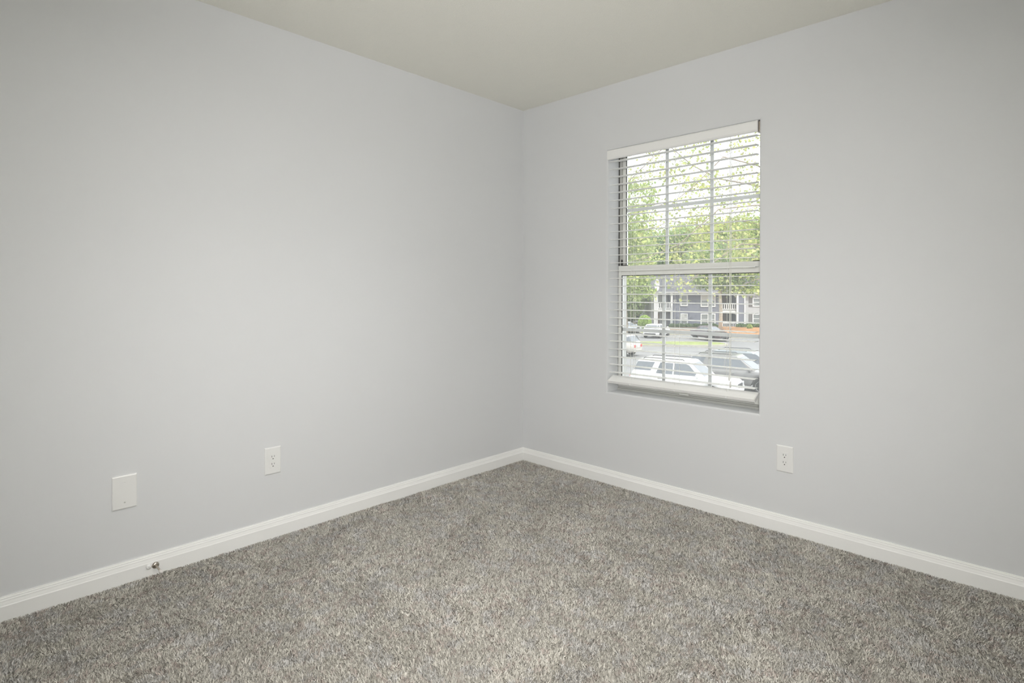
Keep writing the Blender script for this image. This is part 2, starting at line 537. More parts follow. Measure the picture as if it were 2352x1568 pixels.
# bottom rail, tipped towards the room
a = R(27)
cy, cz = 0.026, 0.636
def tip(y, z):
    return (cy + y * math.cos(a) - z * math.sin(a), cz + y * math.sin(a) + z * math.cos(a))
rp = [(-0.033, -0.008), (-0.033, 0.001), (-0.031, 0.004), (0.031, 0.004), (0.033, 0.001), (0.033, -0.008), (0.031, -0.010), (-0.031, -0.010)]
b = MB(BO); b.loops([[(BX0 - 0.002, *tip(y, z)) for y, z in rp], [(BX1 + 0.002, *tip(y, z)) for y, z in rp]])
rail = b.obj('bottom_rail', BLIND, bl)
rp2 = [(-0.0335, 0.0046), (-0.0335, 0.0085), (0.032, 0.0085), (0.032, 0.0046)]
b = MB(BO); b.loops([[(BX0, *tip(y, z)) for y, z in rp2], [(BX1, *tip(y, z)) for y, z in rp2]])
b.obj('slat', BLIND, bl)
for xx in (BX0 - 0.0045, BX1 + 0.002):
    b = MB(BO); b.loops([[(xx, *tip(y, z)) for y, z in [(-0.034, -0.011), (-0.034, 0.009), (0.034, 0.009), (0.034, -0.011)]], [(xx + 0.0025, *tip(y, z)) for y, z in [(-0.034, -0.011), (-0.034, 0.009), (0.034, 0.009), (0.034, -0.011)]]])
    b.obj('end_cap', BLIND, rail)
for xx in (0.873, 1.16, 1.457):
    yy, zz = tip(-0.0345, 0.0)
    MB(BO).lathe([(0.001, -0.003), (0.0055, -0.002), (0.006, 0.0), (0.006, 0.004)], axis='y', c=(xx, yy, zz), n=14).obj('cord_button', BLIND, rail)
    for yy in (0.0035, 0.0565):
        MB(BO).tube([(xx, yy, 1.99), (xx, yy, 0.65)], 0.0009, 5).obj('ladder_cord', CORD, bl)
    if xx != 1.16:
        MB(BO).tube([(xx + 0.004, 0.03, 1.99), (xx + 0.004, 0.03, 0.65)], 0.0010, 5).obj('lift_cord', CORD, bl)
# pull cord with tassels in front of the right ladder
for dx_, zb in ((0.0, 0.725), (0.007, 0.690)):
    MB(BO).tube([(1.471 + dx_, 0.0005, 1.985), (1.471 + dx_, 0.0, zb)], 0.0009, 5).obj('pull_cord', CORD, bl)
    MB(BO).lathe([(0.0016, 0.016), (0.0035, 0.010), (0.0042, -0.012), (0.003, -0.016)], axis='z', c=(1.471 + dx_, 0.0, zb), n=10).obj('tassel', CORD, bl, smooth=True)

# ------------------------------------------------------------------ wall plates
def plate_mesh(o_, wid, hgt_, parent, name='cover_plate'):
    b = MB()
    w2, h2 = wid / 2, hgt_ / 2
    rings = []
    for ins, dep in ((0.0, 0.0), (0.0, 0.0028), (0.0022, 0.0050), (0.0055, 0.0058)):
        rings.append([(-w2 + ins, -dep, -h2 + ins), (w2 - ins, -dep, -h2 + ins), (w2 - ins, -dep, h2 - ins), (-w2 + ins, -dep, h2 - ins)])
    b.loops(rings)
    return b.obj(name, PLASTIC, parent)

def outlet(loc, rz, label):
    """built on the plane y=0, facing -y"""
    t = thing('wall_outlet', loc, rz, label, 'outlet', 'duplex outlets')
    plate_mesh(None, 0.078, 0.128, t)
    rc = MB().box(-0.0165, 0.0165, -0.0066, -0.0050, -0.0335, 0.0335).obj('receptacle', PLASTIC, t, bevel=0.0008)
    for zc in (0.0155, -0.0200):
        MB().box(-0.0070, -0.0050, -0.0069, -0.0064, zc + 0.001, zc + 0.0095).obj('slot', SLOT, rc)
        MB().box(0.0052, 0.0070, -0.0069, -0.0064, zc + 0.002, zc + 0.0090).obj('slot', SLOT, rc)
        MB().lathe([(0.0026, -0.0069), (0.0026, -0.0064)], axis='y', c=(0, 0, zc - 0.006), n=12).obj('ground_hole', SLOT, rc)
    return t

outlet((1.7500, 0, 0.357), 0, 'white duplex outlet on the wall below and right of the window')
outlet((0, -1.765, 0.3630), R(90), 'white duplex outlet on the left wall, right of the blank plate')
t = thing('blank_wall_plate', (0, -2.3645, 0.3635), R(90), 'square white blank cover plate with two screws on the left wall', 'wall plate')
b = MB()
w2, h2 = 0.0425, 0.0668
b.loops([[(-w2 + i, -d, -h2 + i), (w2 - i, -d, -h2 + i), (w2 - i, -d, h2 - i), (-w2 + i, -d, h2 - i)] for i, d in ((0, 0), (0, 0.0045), (0.0035, 0.0066))])
b.obj('cover_plate', PLASTIC, t)
for zc in (0.041, -0.041):
    s = MB().lathe([(0.0034, -0.0062), (0.0034, -0.0074), (0.0024, -0.0079)], axis='y', c=(0, 0, zc), n=14).obj('screw', mat('painted_screw', (0.66, 0.66, 0.64), 0.4) if zc < 0 else PLASTIC, t)
    MB().box(-0.0026, 0.0026, -0.0081, -0.0078, zc - 0.0004, zc + 0.0004).obj('screw_slot', mat('screw_slot_grey', (0.30, 0.30, 0.29), 0.6), s)

# door stop on the left baseboard
t = thing('door_stop', (0.0135, -2.2585, 0.0345), 0, 'brushed metal door stop with rubber tip screwed to the left baseboard', 'door stop')
MB().lathe([(0.0135, 0.0), (0.0130, 0.0025), (0.0085, 0.0055), (0.0045, 0.007)], axis='x', n=24).obj('flange', NICKEL, t, smooth=True)
MB().lathe([(0.0045, 0.006), (0.0042, 0.012), (0.0040, 0.066), (0.0048, 0.068)], axis='x', n=16).obj('rod', NICKEL, t, smooth=True)
MB().lathe([(0.0050, 0.067), (0.0068, 0.070), (0.0070, 0.082), (0.0055, 0.087), (0.002, 0.0885)], axis='x', n=18).obj('rubber_tip', RUBBER, t, smooth=True)
t = thing('painted_stop_base', (0.0135, -2.2830, 0.0365), 0, 'small round painted-over stub left on the baseboard beside the door stop', 'door stop')
MB().lathe([(0.0105, 0.0), (0.0100, 0.0022), (0.006, 0.0042), (0.0022, 0.0045)], axis='x', n=20).obj('flange', TRIM, t, smooth=True)
MB().lathe([(0.0014, 0.0043), (0.0014, 0.0049)], axis='x', n=10).obj('screw_hole', SLOT, t)
t = MB().lathe([(0.0018, 0.0), (0.0015, 0.0008), (0.0006, 0.001)], axis='x', n=10).obj('nail_head', TRIM)
t.location = (0.0135, -2.391, 0.036)
tag(t, 'tiny painted nail head on the left baseboard under the blank plate', 'nail')
t = MB().tube([(-0.006, 0.002, 0.0015), (0, 0, 0.0025), (0.006, -0.0015, 0.001)], [0.0006, 0.001, 0.0012], 6).obj('lint_sliver', RUBBER)
t.location = (1.9507, -0.1763, 0.0)
tag(t, 'tiny white sliver lying on the carpet below the right outlet', 'lint')

# ================================================================== outside the window
GZ = -3.73                     # parking lot level, one storey below
def E(u, d, z=GZ):
    """u metres to the right of the view axis, d metres out along it"""
    p = Vector((CAM.x, CAM.y, 0)) + RG * u + FG * d
    return Vector((p.x, p.y, z))
def PX(x, d):                  # u of a pixel column at depth d
    return (x - 1176.0) / 1305.5 * d
def PZ(y, d):                  # height of a pixel row at depth d
    return CAM.z - (y - 670.1) / 1305.5 * d

ASPHALT = mat('asphalt', (0.255, 0.255, 0.26), 0.9, spec=0.2, noise=(0.35, 0.10), bump=(40, 0.2, 0.01))
CONCRETE = mat('kerb_concrete', (0.42, 0.40, 0.34), 0.85, noise=(2, 0.08))
LAWN = mat('lawn', (0.27, 0.32, 0.11), 1.0, noise=(1.5, 0.25), bump=(30, 0.6, 0.05))
STRAW = mat('pine_straw', (0.42, 0.22, 0.10), 1.0, noise=(3, 0.3), bump=(25, 0.6, 0.04))
PAINTW = mat('road_paint', (0.45, 0.45, 0.44), 0.8)
BARK = mat('bark', (0.30, 0.25, 0.20), 0.95, noise=(6, 0.3), bump=(18, 0.6, 0.03))
PALEBARK = mat('pale_bark', (0.50, 0.44, 0.36), 0.95, noise=(4, 0.25), bump=(14, 0.6, 0.03))

# ground: one big slab of asphalt
g = MB().box(-70, 90, 4, 170, -0.5, 0.0).obj('parking_lot', ASPHALT)
g.location = E(0, 0, GZ); g.rotation_euler = (0, 0, YAW)
tag(g, 'pale grey asphalt parking lot beyond the window', None, kind='structure')

def ground_patch(name, pts, h, material, kerb, label, cat):
    """pts: (u, d) outline of a raised bed with a concrete kerb round it"""
    c = sum((Vector((p[0], p[1], 0)) for p in pts), Vector()) / len(pts)
    t = thing(name, E(c.x, c.y, GZ), YAW, label, cat)
    loc = [(p[0] - c.x, p[1] - c.y) for p in pts]
    MB().loops([[(x, y, 0) for x, y in loc], [(x, y, h) for x, y in loc]]).obj('soil_bed', material, t)
    if kerb:
        k = MB()
        n_ = len(loc)
        ins = []
        for i, (x, y) in enumerate(loc):
            l_ = math.hypot(x, y)
            ins.append((x * (1 + 0.22 / l_), y * (1 + 0.22 / l_)))
        vs_ = [(x, y, 0) for x, y in ins] + [(x, y, h + 0.03) for x, y in ins] + [(x, y, h + 0.03) for x, y in loc] + [(x, y, h - 0.02) for x, y in loc]
        fs_ = []
        for i in range(n_):
            j = (i + 1) % n_
            fs_ += [(i, j, n_ + j, n_ + i), (n_ + i, n_ + j, 2 * n_ + j, 2 * n_ + i), (2 * n_ + i, 2 * n_ + j, 3 * n_ + j, 3 * n_ + i)]
        k.add(vs_, fs_)
        k.obj('kerb', CONCRETE, t)
    return t

def oval(u0, u1, d0, d1, n=28, p=3.0):
    cu, cd_, ru, rd = (u0 + u1) / 2, (d0 + d1) / 2, (u1 - u0) / 2, (d1 - d0) / 2
    out = []
    for i in range(n):
        a_ = 2 * math.pi * i / n
        ca_, sa_ = math.cos(a_), math.sin(a_)
        out.append((cu + ru * math.copysign(abs(ca_) ** (2 / p), ca_), cd_ + rd * math.copysign(abs(sa_) ** (2 / p), sa_)))
    return out

ground_patch('grass_island', oval(PX(1430, 53.5), PX(1668, 52.5), 51.2, 54.8), 0.13, LAWN, True, 'long grass island with pale kerb in the middle of the lot', 'grass island')
ground_patch('grass_verge', oval(PX(1478, 66), PX(1625, 66), 64.7, 68.3, p=6), 0.13, LAWN, True, 'grass strip with kerb behind the white hatchback', 'grass verge')
ground_patch('pine_straw_bed', [(22.7, 60.6), (34.0, 60.6), (36.5, 78.2), (27.6, 78.2)], 0.16, STRAW, True, 'orange pine straw bed in front of the stair bay', 'planting bed')
ground_patch('mulch_bed', [(17.6, 69.5), (24.8, 69.5), (27.2, 78.4), (19.8, 78.4)], 0.15, mat('mulch', (0.30, 0.22, 0.17), 1.0, noise=(3, 0.3)), False, 'brown mulch bed along the dark blue building', 'planting bed')
ground_patch('woodland_floor', oval(PX(1240, 90), PX(1494, 80), 69.0, 120.0, p=8), 0.10, mat('leaf_litter', (0.28, 0.25, 0.14), 1.0, noise=(2, 0.3)), False, 'shady leaf covered ground under the trees left of the building', 'planting bed')
for i, (x, y, wd_) in enumerate([(1446, 746.5, 24), (1478, 746.0, 14)]):
    d_ = 77.0
    fb = MB().box(-wd_ * d_ / 2611, wd_ * d_ / 2611, -0.35, 0.35, 0, 0.38).obj('flower_bed', mat('red_flowers_%d' % i, [(0.62, 0.30, 0.16), (0.62, 0.16, 0.15)][i], 1.0, noise=(6, 0.35), bump=(14, 1.0, 0.1)), bevel=0.12)
    fb.location = E(PX(x, d_), d_, GZ); fb.rotation_euler = (0, 0, YAW)
    tag(fb, ['low orange flower bed at the far left edge of the lot', 'low red flower bed below the round bush'][i], 'flower bed')
# parking stripes
for i, (x, y) in enumerate([(1518, 806), (1545, 809), (1490, 812), (1588, 822), (1572, 803)]):
    d_ = 4.9 * 1305.5 / (y - 670.1)
    st = MB().box(-2.4, 2.4, -0.055, 0.055, 0, 0.006).obj('parking_stripe', PAINTW)
    st.location = E(PX(x, d_), d_, GZ); st.rotation_euler = (0, 0, YAW - R(20))
    tag(st, 'white painted parking stripe on the asphalt lot, ' + ['left of the middle window bar', 'second behind the white boxy vehicle', 'beside the champagne crossover', 'nearest the silver vehicle', 'just in front of the grass island'][i], 'road marking', 'parking stripes')

# ------------------------------------------------------------------ cars
RUBB = mat('tyre_black', (0.03, 0.03, 0.032), 0.8)
ALLOY = mat('alloy', (0.62, 0.62, 0.63), 0.3, metal=0.8)
CGLASS = mat('car_glass', (0.17, 0.19, 0.215), 0.06, spec=0.8)
CHROME = mat('chrome', (0.8, 0.8, 0.8), 0.12, metal=1.0)
TRIMK = mat('car_black_trim', (0.06, 0.06, 0.065), 0.55)
LAMPR = mat('tail_red', (0.60, 0.03, 0.03), 0.2, coat=0.5)
LAMPC = mat('headlamp', (0.75, 0.78, 0.8), 0.12, spec=0.8)
LAMPO = mat('amber_lamp', (0.85, 0.25, 0.06), 0.25)
PLATE = mat('licence_white', (0.75, 0.75, 0.75), 0.5)
_wheel = {}
def wheel(parent, x, y, r_, wd_, side):
    key = (round(r_, 3), side)
    if key not in _wheel:
        ty = MB().lathe([(r_ * 0.60, -wd_ / 2), (r_ * 0.92, -wd_ / 2), (r_, -wd_ * 0.38), (r_, wd_ * 0.38), (r_ * 0.92, wd_ / 2), (r_ * 0.60, wd_ / 2), (r_ * 0.60, -wd_ / 2)], axis='y', n=28).obj('wheel', RUBB, parent)
        rm = MB()
        s_ = side
        rm.lathe([(r_ * 0.56, s_ * wd_ * 0.30), (r_ * 0.64, s_ * wd_ * 0.50), (r_ * 0.67, s_ * wd_ * 0.52), (r_ * 0.67, s_ * wd_ * 0.30)], axis='y', n=28)
        rm.lathe([(r_ * 0.16, s_ * wd_ * 0.25), (r_ * 0.15, s_ * wd_ * 0.48), (r_ * 0.05, s_ * wd_ * 0.50)], axis='y', n=12)
        for k in range(5):
            a_ = 2 * math.pi * k / 5 + 0.3
            ux, uz = math.cos(a_), math.sin(a_)
            vx, vz = -uz, ux
            ring_ = []
            for rr, hw in ((0.10, 0.085), (0.62, 0.115)):
                ring_.append([((ux * rr + vx * q * hw) * r_, s_ * wd_ * yy, (uz * rr + vz * q * hw) * r_) for q, yy in ((-1, 0.30), (1, 0.30), (1, 0.46), (-1, 0.46))])
            rm.loops(ring_)
        rmo = rm.obj('rim', ALLOY, ty)
        bk = MB().lathe([(r_ * 0.62, s_ * wd_ * 0.12), (r_ * 0.62, s_ * wd_ * 0.16), (0.01, s_ * wd_ * 0.16)], axis='y', n=20).obj('brake_disc', TRIMK, ty)
        _wheel[key] = ty
        w_ = ty
    else:
        w_ = copy_tree(_wheel[key], parent)
    w_.location = (x, y, r_)
    return w_

def interp(tab, x):
    for (x0, z0), (x1, z1) in zip(tab, tab[1:]):
        if x <= x1:
            t_ = (x - x0) / (x1 - x0)
            t_ = t_ * t_ * (3 - 2 * t_) if abs(z1 - z0) > 0.12 else t_
            return z0 + (z1 - z0) * t_
    return tab[-1][1]

def car(label, paint, u, d, head_, L, W, Hh, top, wb, wr_, gh, wins, group=None, name='car', rails=False, sill=0.30, lower=None):
    """local x is forward. top: (x,z) of bonnet/belt/boot line. gh: rear-bottom, rear-top, front-top, front-bottom x and belt z"""
    hu, hd = head_
    ang_ = math.atan2(hd, hu) + YAW
    t = thing(name, E(u, d, GZ), ang_, label, 'car', group)
    n_ = 64
    rings = []
    ra = wr_ * 1.13
    for i in range(n_ + 1):
        x = -L / 2 + L * i / n_
        e = L / 2 - abs(x)
        w_ = W / 2 * (1 - 0.20 * max(0, 1 - e / 0.55) ** 2)
        zb = sill + 0.10 * max(0, 1 - e / 0.5) ** 1.5
        for xw in (-wb / 2, wb / 2):
            q = ra * ra - (x - xw) ** 2
            if q > 0:
                zb = max(zb, wr_ + math.sqrt(q))
        zt = interp(top, x)
        if e < 0.12:
            zt -= 0.10 * (1 - e / 0.12) ** 2
        zb = min(zb, zt - 0.08)
        hgt2 = zt - zb
        half = [(0.0, zb), (w_ * 0.86, zb), (w_ * 0.975, zb + 0.06 * hgt2), (w_ * 1.0, zb + 0.45 * hgt2), (w_ * 0.99, zt - 0.22 * hgt2), (w_ * 0.955, zt - 0.05 * hgt2), (w_ * 0.87, zt), (0.0, zt + 0.025)]
        ring_ = [(x, y, z) for y, z in half] + [(x, -y, z) for y, z in half[-2:0:-1]]
        rings.append(ring_)
    body = MB().loops(rings).obj('body', paint, t, smooth=False)
    sm_ = [abs(p.normal.x) < 0.9 for p in body.data.polygons]
    body.data.polygons.foreach_set('use_smooth', sm_)
    xr0, xr1, xf1, xf0, zb = gh
    wbt, wtp = W / 2 * 0.90, W / 2 * 0.72
    zr = Hh
    def ring4(x0, x1, hw, z):
        return [(x0, -hw, z), (x1, -hw, z), (x1, hw, z), (x0, hw, z)]
    MB().loops([ring4(xr0, xf0, wbt, zb - 0.06), ring4(xr1, xf1, wtp, zr - 0.035), ring4(xr1 + 0.10, xf1 - 0.12, wtp - 0.10, zr)]).obj('cabin', paint, t, bevel=0.05, seg=3, smooth=False)
    def sidept(x, tt, s_):
        hw = wbt + (wtp - wbt) * tt + 0.006
        return (x, s_ * hw, zb - 0.06 + (zr - 0.035 - zb + 0.06) * tt)
    for s_ in (-1, 1):
        for poly in wins:
            ro = [sidept(x, tt, s_) for x, tt in poly]
            ri = [(x, y - s_ * 0.02, z) for x, y, z in ro]
            MB().loops([ri, ro]).obj('side_window', CGLASS, t)
    for nm, xb, xt, s_ in (('windshield', xf0, xf1, 1), ('rear_window', xr0, xr1, -1)):
        def fpt(v_, tt):
            return (xb + (xt - xb) * tt + s_ * 0.008, v_ * (wbt + (wtp - wbt) * tt), zb - 0.06 + (zr - 0.035 - zb + 0.06) * tt)
        lo_t = 0.16 if nm == 'windshield' else 0.28
        ro = [fpt(-0.86, lo_t), fpt(0.86, lo_t), fpt(0.84, 0.90), fpt(-0.84, 0.90)]
        ri = [(x - s_ * 0.02, y, z) for x, y, z in ro]
        MB().loops([ri, ro]).obj(nm, CGLASS, t)
    for sx_ in (-1, 1):
        for sy_ in (-1, 1):
            wheel(t, sx_ * wb / 2, sy_ * (W / 2 - 0.125), wr_, 0.23, sy_)
    zf = interp(top, L / 2 - 0.25)
    zt_ = interp(top, -L / 2 + 0.2)
    for sy_ in (-1, 1):
        y0 = sy_ * W / 2 * 0.62
        MB().box(L / 2 - 0.24, L / 2 - 0.015, y0 - 0.16, y0 + 0.16, zf - 0.26, zf - 0.09).obj('headlight', LAMPC, t, bevel=0.03)
        y1 = sy_ * W / 2 * 0.60
        MB().box(-L / 2 - 0.012, -L / 2 + 0.22, y1 - 0.15, y1 + 0.13, zt_ - 0.30, zt_ - 0.08).obj('taillight', LAMPR, t, bevel=0.03)
        xm = xf0 - 0.42
        MB().box(xm, xm + 0.14, sy_ * (W / 2 + 0.02) - 0.10, sy_ * (W / 2 + 0.02) + 0.10, zb + 0.01, zb + 0.16).obj('mirror', paint, t, bevel=0.03)
        for xh in (xf0 - 1.25, xf0 - 2.15):
            MB().box(xh, xh + 0.2, sy_ * W / 2 - 0.012, sy_ * W / 2 + 0.02, zb - 0.17, zb - 0.13).obj('door_handle', CHROME, t, bevel=0.008)
        if rails:
            MB().tube([(xr1 + 0.2, sy_ * (wtp - 0.09), zr - 0.01), (xr1 + 0.28, sy_ * (wtp - 0.09), zr + 0.05), (xf1 - 0.35, sy_ * (wtp - 0.09), zr + 0.05), (xf1 - 0.27, sy_ * (wtp - 0.09), zr - 0.01)], 0.018, 6).obj('roof_rail', TRIMK, t)
    bm_ = lower or TRIMK
    MB().box(L / 2 - 0.30, L / 2 + 0.015, -W / 2 * 0.66, W / 2 * 0.66, sill + 0.06, sill + 0.26).obj('front_bumper', bm_, t, bevel=0.04)
    MB().box(-L / 2 - 0.015, -L / 2 + 0.30, -W / 2 * 0.70, W / 2 * 0.70, sill + 0.06, sill + 0.26).obj('rear_bumper', bm_, t, bevel=0.04)
    MB().box(L / 2 - 0.05, L / 2 + 0.004, -W / 2 * 0.42, W / 2 * 0.42, zf - 0.28, zf - 0.11).obj('grille', TRIMK, t, bevel=0.02)
    MB().box(-L / 2 - 0.02, -L / 2 + 0.03, -0.16, 0.16, zt_ - 0.28, zt_ - 0.12).obj('licence_plate', PLATE, t)
    return t

def suv_wins(xr, q1, q2, q3, xf, rq=True):
    w_ = []
    if rq:
        w_.append([(xr + 0.12, 0.30), (q1 - 0.24, 0.30), (q1 - 0.06, 0.86), (xr + 0.30, 0.86)])
    w_.append([(q1 + 0.02, 0.16), (q2 - 0.03, 0.16), (q2 - 0.03, 0.87), (q1 + 0.20, 0.87)])
    w_.append([(q2 + 0.03, 0.16), (q3 + 0.22, 0.16), (q3 - 0.22, 0.80), (q3 - 0.36, 0.87), (q2 + 0.03, 0.87)])
    return w_

def paintm(name, col, rough=0.3, metal=0.0):
    return mat(name, col, rough, metal=metal, coat=0.6)

WHITE = paintm('paint_white', (0.84, 0.84, 0.83))
SILVER = paintm('paint_grey_silver', (0.27, 0.265, 0.265), 0.32, 0.3)
SLATE = paintm('paint_slate', (0.36, 0.39, 0.41), 0.3, 0.3)
TAN = paintm('paint_champagne', (0.58, 0.55, 0.50), 0.32, 0.3)
MAROON = paintm('paint_dark_mauve', (0.09, 0.06, 0.068), 0.3, 0.2)
BLUEG = paintm('paint_blue_grey', (0.50, 0.55, 0.62), 0.3, 0.2)

SUVTOP = [(-2.45, 1.02), (-2.1, 1.10), (0.95, 1.13), (1.35, 1.10), (2.2, 1.02), (2.45, 0.86)]
car('white boxy sport utility vehicle with roof rails parked nearest the window', WHITE, 8.0, 26.2, (0.83, -0.56), 4.85, 1.93, 1.80, SUVTOP, 2.79, 0.39, (-2.30, -1.98, 0.42, 1.18, 1.13), suv_wins(-2.30, -1.12, -0.30, 0.62, 1.18), rails=True, sill=0.42, lower=WHITE)
car('silver grey sport utility vehicle parked behind the white boxy one', SILVER, 11.28, 28.7, (0.83, -0.56), 4.80, 1.90, 1.76, [(-2.4, 0.98), (-2.0, 1.07), (0.9, 1.08), (1.3, 1.06), (2.15, 0.96), (2.4, 0.78)], 2.78, 0.38, (-2.22, -1.85, 0.25, 1.22, 1.08), suv_wins(-2.22, -1.2, -0.32, 0.62, 1.22), rails=True, sill=0.36)
car('slate grey wagon with roof rack half hidden behind the silver vehicle', SLATE, 13.2, 31.2, (0.83, -0.56), 4.75, 1.85, 1.70, [(-2.37, 0.94), (-2.0, 1.02), (0.9, 1.03), (1.3, 1.0), (2.1, 0.90), (2.37, 0.72)], 2.72, 0.36, (-2.25, -1.85, 0.10, 1.25, 1.03), suv_wins(-2.25, -1.2, -0.35, 0.62, 1.25), rails=True)
car('champagne crossover seen from behind at the left window edge', TAN, 7.85, 44.6, (-0.79, 0.61), 4.45, 1.82, 1.64, [(-2.22, 0.96), (-1.9, 1.02), (0.85, 1.03), (1.25, 1.0), (2.0, 0.92), (2.22, 0.76)], 2.62, 0.35, (-2.12, -1.62, 0.15, 1.15, 1.03), suv_wins(-2.12, -1.15, -0.35, 0.58, 1.15), lower=TAN)
car('small white hatchback seen from behind on the far side of the lot', WHITE, 15.75, 61.8, (0.55, 0.835), 4.3, 1.80, 1.47, [(-2.15, 0.92), (-1.8, 0.98), (0.8, 0.99), (1.2, 0.96), (1.95, 0.86), (2.15, 0.7)], 2.6, 0.34, (-2.0, -1.45, 0.15, 1.2, 0.99), suv_wins(-2.0, -1.1, -0.35, 0.58, 1.2), lower=TRIMK)
car('dark mauve sedan facing the camera on the far side of the lot', MAROON, 20.3, 58.2, (0.35, -0.94), 4.6, 1.80, 1.44, [(-2.3, 0.92), (-1.5, 0.96), (0.8, 0.96), (1.2, 0.92), (2.05, 0.80), (2.3, 0.64)], 2.7, 0.33, (-1.55, -0.95, 0.15, 1.2, 0.95), suv_wins(-1.55, -0.85, -0.2, 0.6, 1.2, rq=False), lower=TRIMK)
car('blue grey sedan at the left window edge beyond the champagne crossover', BLUEG, PX(1437, 67.5), 67.5, (0.75, 0.66), 4.5, 1.78, 1.42, [(-2.25, 0.92), (-1.5, 0.95), (0.8, 0.95), (1.2, 0.92), (2.05, 0.80), (2.25, 0.66)], 2.65, 0.33, (-1.6, -1.0, 0.15, 1.2, 0.95), suv_wins(-1.6, -0.85, -0.2, 0.6, 1.2, rq=False))

# ------------------------------------------------------------------ apartment building across the lot
D0 = 79.5
NAVY = siding_mat('siding_navy', (0.175, 0.185, 0.235))
LGREY = siding_mat('siding_light_grey', (0.44, 0.44, 0.45))
BWHITE = mat('building_white_trim', (0.74, 0.74, 0.74), 0.6)
ROOFM = mat('roof_shingle', (0.12, 0.12, 0.135), 0.95, noise=(1.2, 0.2), bump=(6, 0.5, 0.05))
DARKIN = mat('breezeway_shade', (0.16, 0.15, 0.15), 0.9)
DOORM = mat('brown_door', (0.25, 0.19, 0.16), 0.7)
FGLASS = mat('far_glass', (0.22, 0.24, 0.24), 0.12, spec=0.7)
BLINDM = mat('far_blinds', (0.55, 0.55, 0.53), 0.7)
bu = thing('apartment_building', E(PX(1620, D0), D0, GZ), YAW, 'two storey dark blue apartment building with white trim across the lot', 'building')
BU0 = PX(1620, D0)
def bx(px): return PX(px, D0) - BU0
def bz(py): return PZ(py, D0) - GZ
EAVE = bz(672)
MB().box(bx(1541), bx(1655), 0, 9, 0, EAVE).obj('wall', NAVY, bu)
MB().box(bx(1691), bx(1706), -0.6, 9, 0, EAVE).obj('wall', NAVY, bu)
MB().box(bx(1706), bx(1960), -0.3, 9, 0, EAVE).obj('wall', LGREY, bu)
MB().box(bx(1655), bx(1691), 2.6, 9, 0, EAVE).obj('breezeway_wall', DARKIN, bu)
MB().box(bx(1503), bx(1541), 1.8, 9, 0, EAVE).obj('balcony_back_wall', LGREY, bu)
MB().box(bx(1541) - 0.08, bx(1541) + 0.16, -0.05, 0.0, 0, EAVE).obj('corner_trim', BWHITE, bu)
MB().box(bx(1690) - 0.1, bx(1692), -0.68, -0.6, 0, EAVE).obj('corner_trim', BWHITE, bu)
MB().box(bx(1705), bx(1707.5), -0.68, -0.3, 0, EAVE).obj('corner_trim', BWHITE, bu)
MB().box(bx(1497), bx(1962), -0.85, -0.70, EAVE - 0.05, EAVE + 0.17).obj('gutter', BWHITE, bu)
MB().box(bx(1497), bx(1962), -0.70, 9.4, EAVE, EAVE + 0.08).obj('soffit', BWHITE, bu)
rx0, rx1 = bx(1494), bx(1965)
rise = 2.6
MB().add([(rx0, -0.9, EAVE + 0.1), (rx1, -0.9, EAVE + 0.1), (rx1, 4.4, EAVE + 0.1 + rise), (rx0, 4.4, EAVE + 0.1 + rise), (rx1, 9.7, EAVE + 0.1), (rx0, 9.7, EAVE + 0.1)],
         [(0, 1, 2, 3), (3, 2, 4, 5), (0, 3, 5), (1, 4, 2), (0, 5, 4, 1)]).obj('roof', ROOFM, bu)
def bwindow(x0, x1, y0, y1, yy=0.0, blind=False, split=True):
    X0, X1, Z0, Z1 = bx(x0), bx(x1), bz(y1), bz(y0)
    f_ = 0.14
    m_ = MB()
    m_.box(X0, X1, yy - 0.09, yy - 0.002, Z0, Z0 + f_).box(X0, X1, yy - 0.09, yy - 0.002, Z1 - f_, Z1)
    m_.box(X0, X0 + f_, yy - 0.09, yy - 0.002, Z0 + f_, Z1 - f_).box(X1 - f_, X1, yy - 0.09, yy - 0.002, Z0 + f_, Z1 - f_)
    zc = (Z0 + Z1) / 2
    m_.box(X0 + f_, X1 - f_, yy - 0.07, yy - 0.002, zc - 0.04, zc + 0.04)
    if split and (x1 - x0) > 25:
        xc = (X0 + X1) / 2
        m_.box(xc - 0.07, xc + 0.07, yy - 0.08, yy - 0.002, Z0 + f_, Z1 - f_)
    w_ = m_.obj('window', BWHITE, bu)
    MB().box(X0 + f_, X1 - f_, yy - 0.04, yy - 0.003, zc, Z1 - f_).obj('pane', BLINDM if blind else FGLASS, w_)
    MB().box(X0 + f_, X1 - f_, yy - 0.05, yy - 0.003, Z0 + f_, zc).obj('pane', FGLASS, w_)
bwindow(1562.5, 1579.5, 675.5, 702)
bwindow(1562.5, 1579.5, 719, 744.5, blind=True)
bwindow(1609, 1643, 673.5, 704, blind=True)
bwindow(1609, 1643, 719, 746)
bwindow(1726, 1760, 683, 703, yy=-0.3)
bwindow(1726, 1760, 719, 742, yy=-0.3)
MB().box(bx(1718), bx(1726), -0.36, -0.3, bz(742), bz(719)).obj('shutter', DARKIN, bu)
MB().box(bx(1718), bx(1726), -0.36, -0.3, bz(703), bz(680)).obj('shutter', DARKIN, bu)
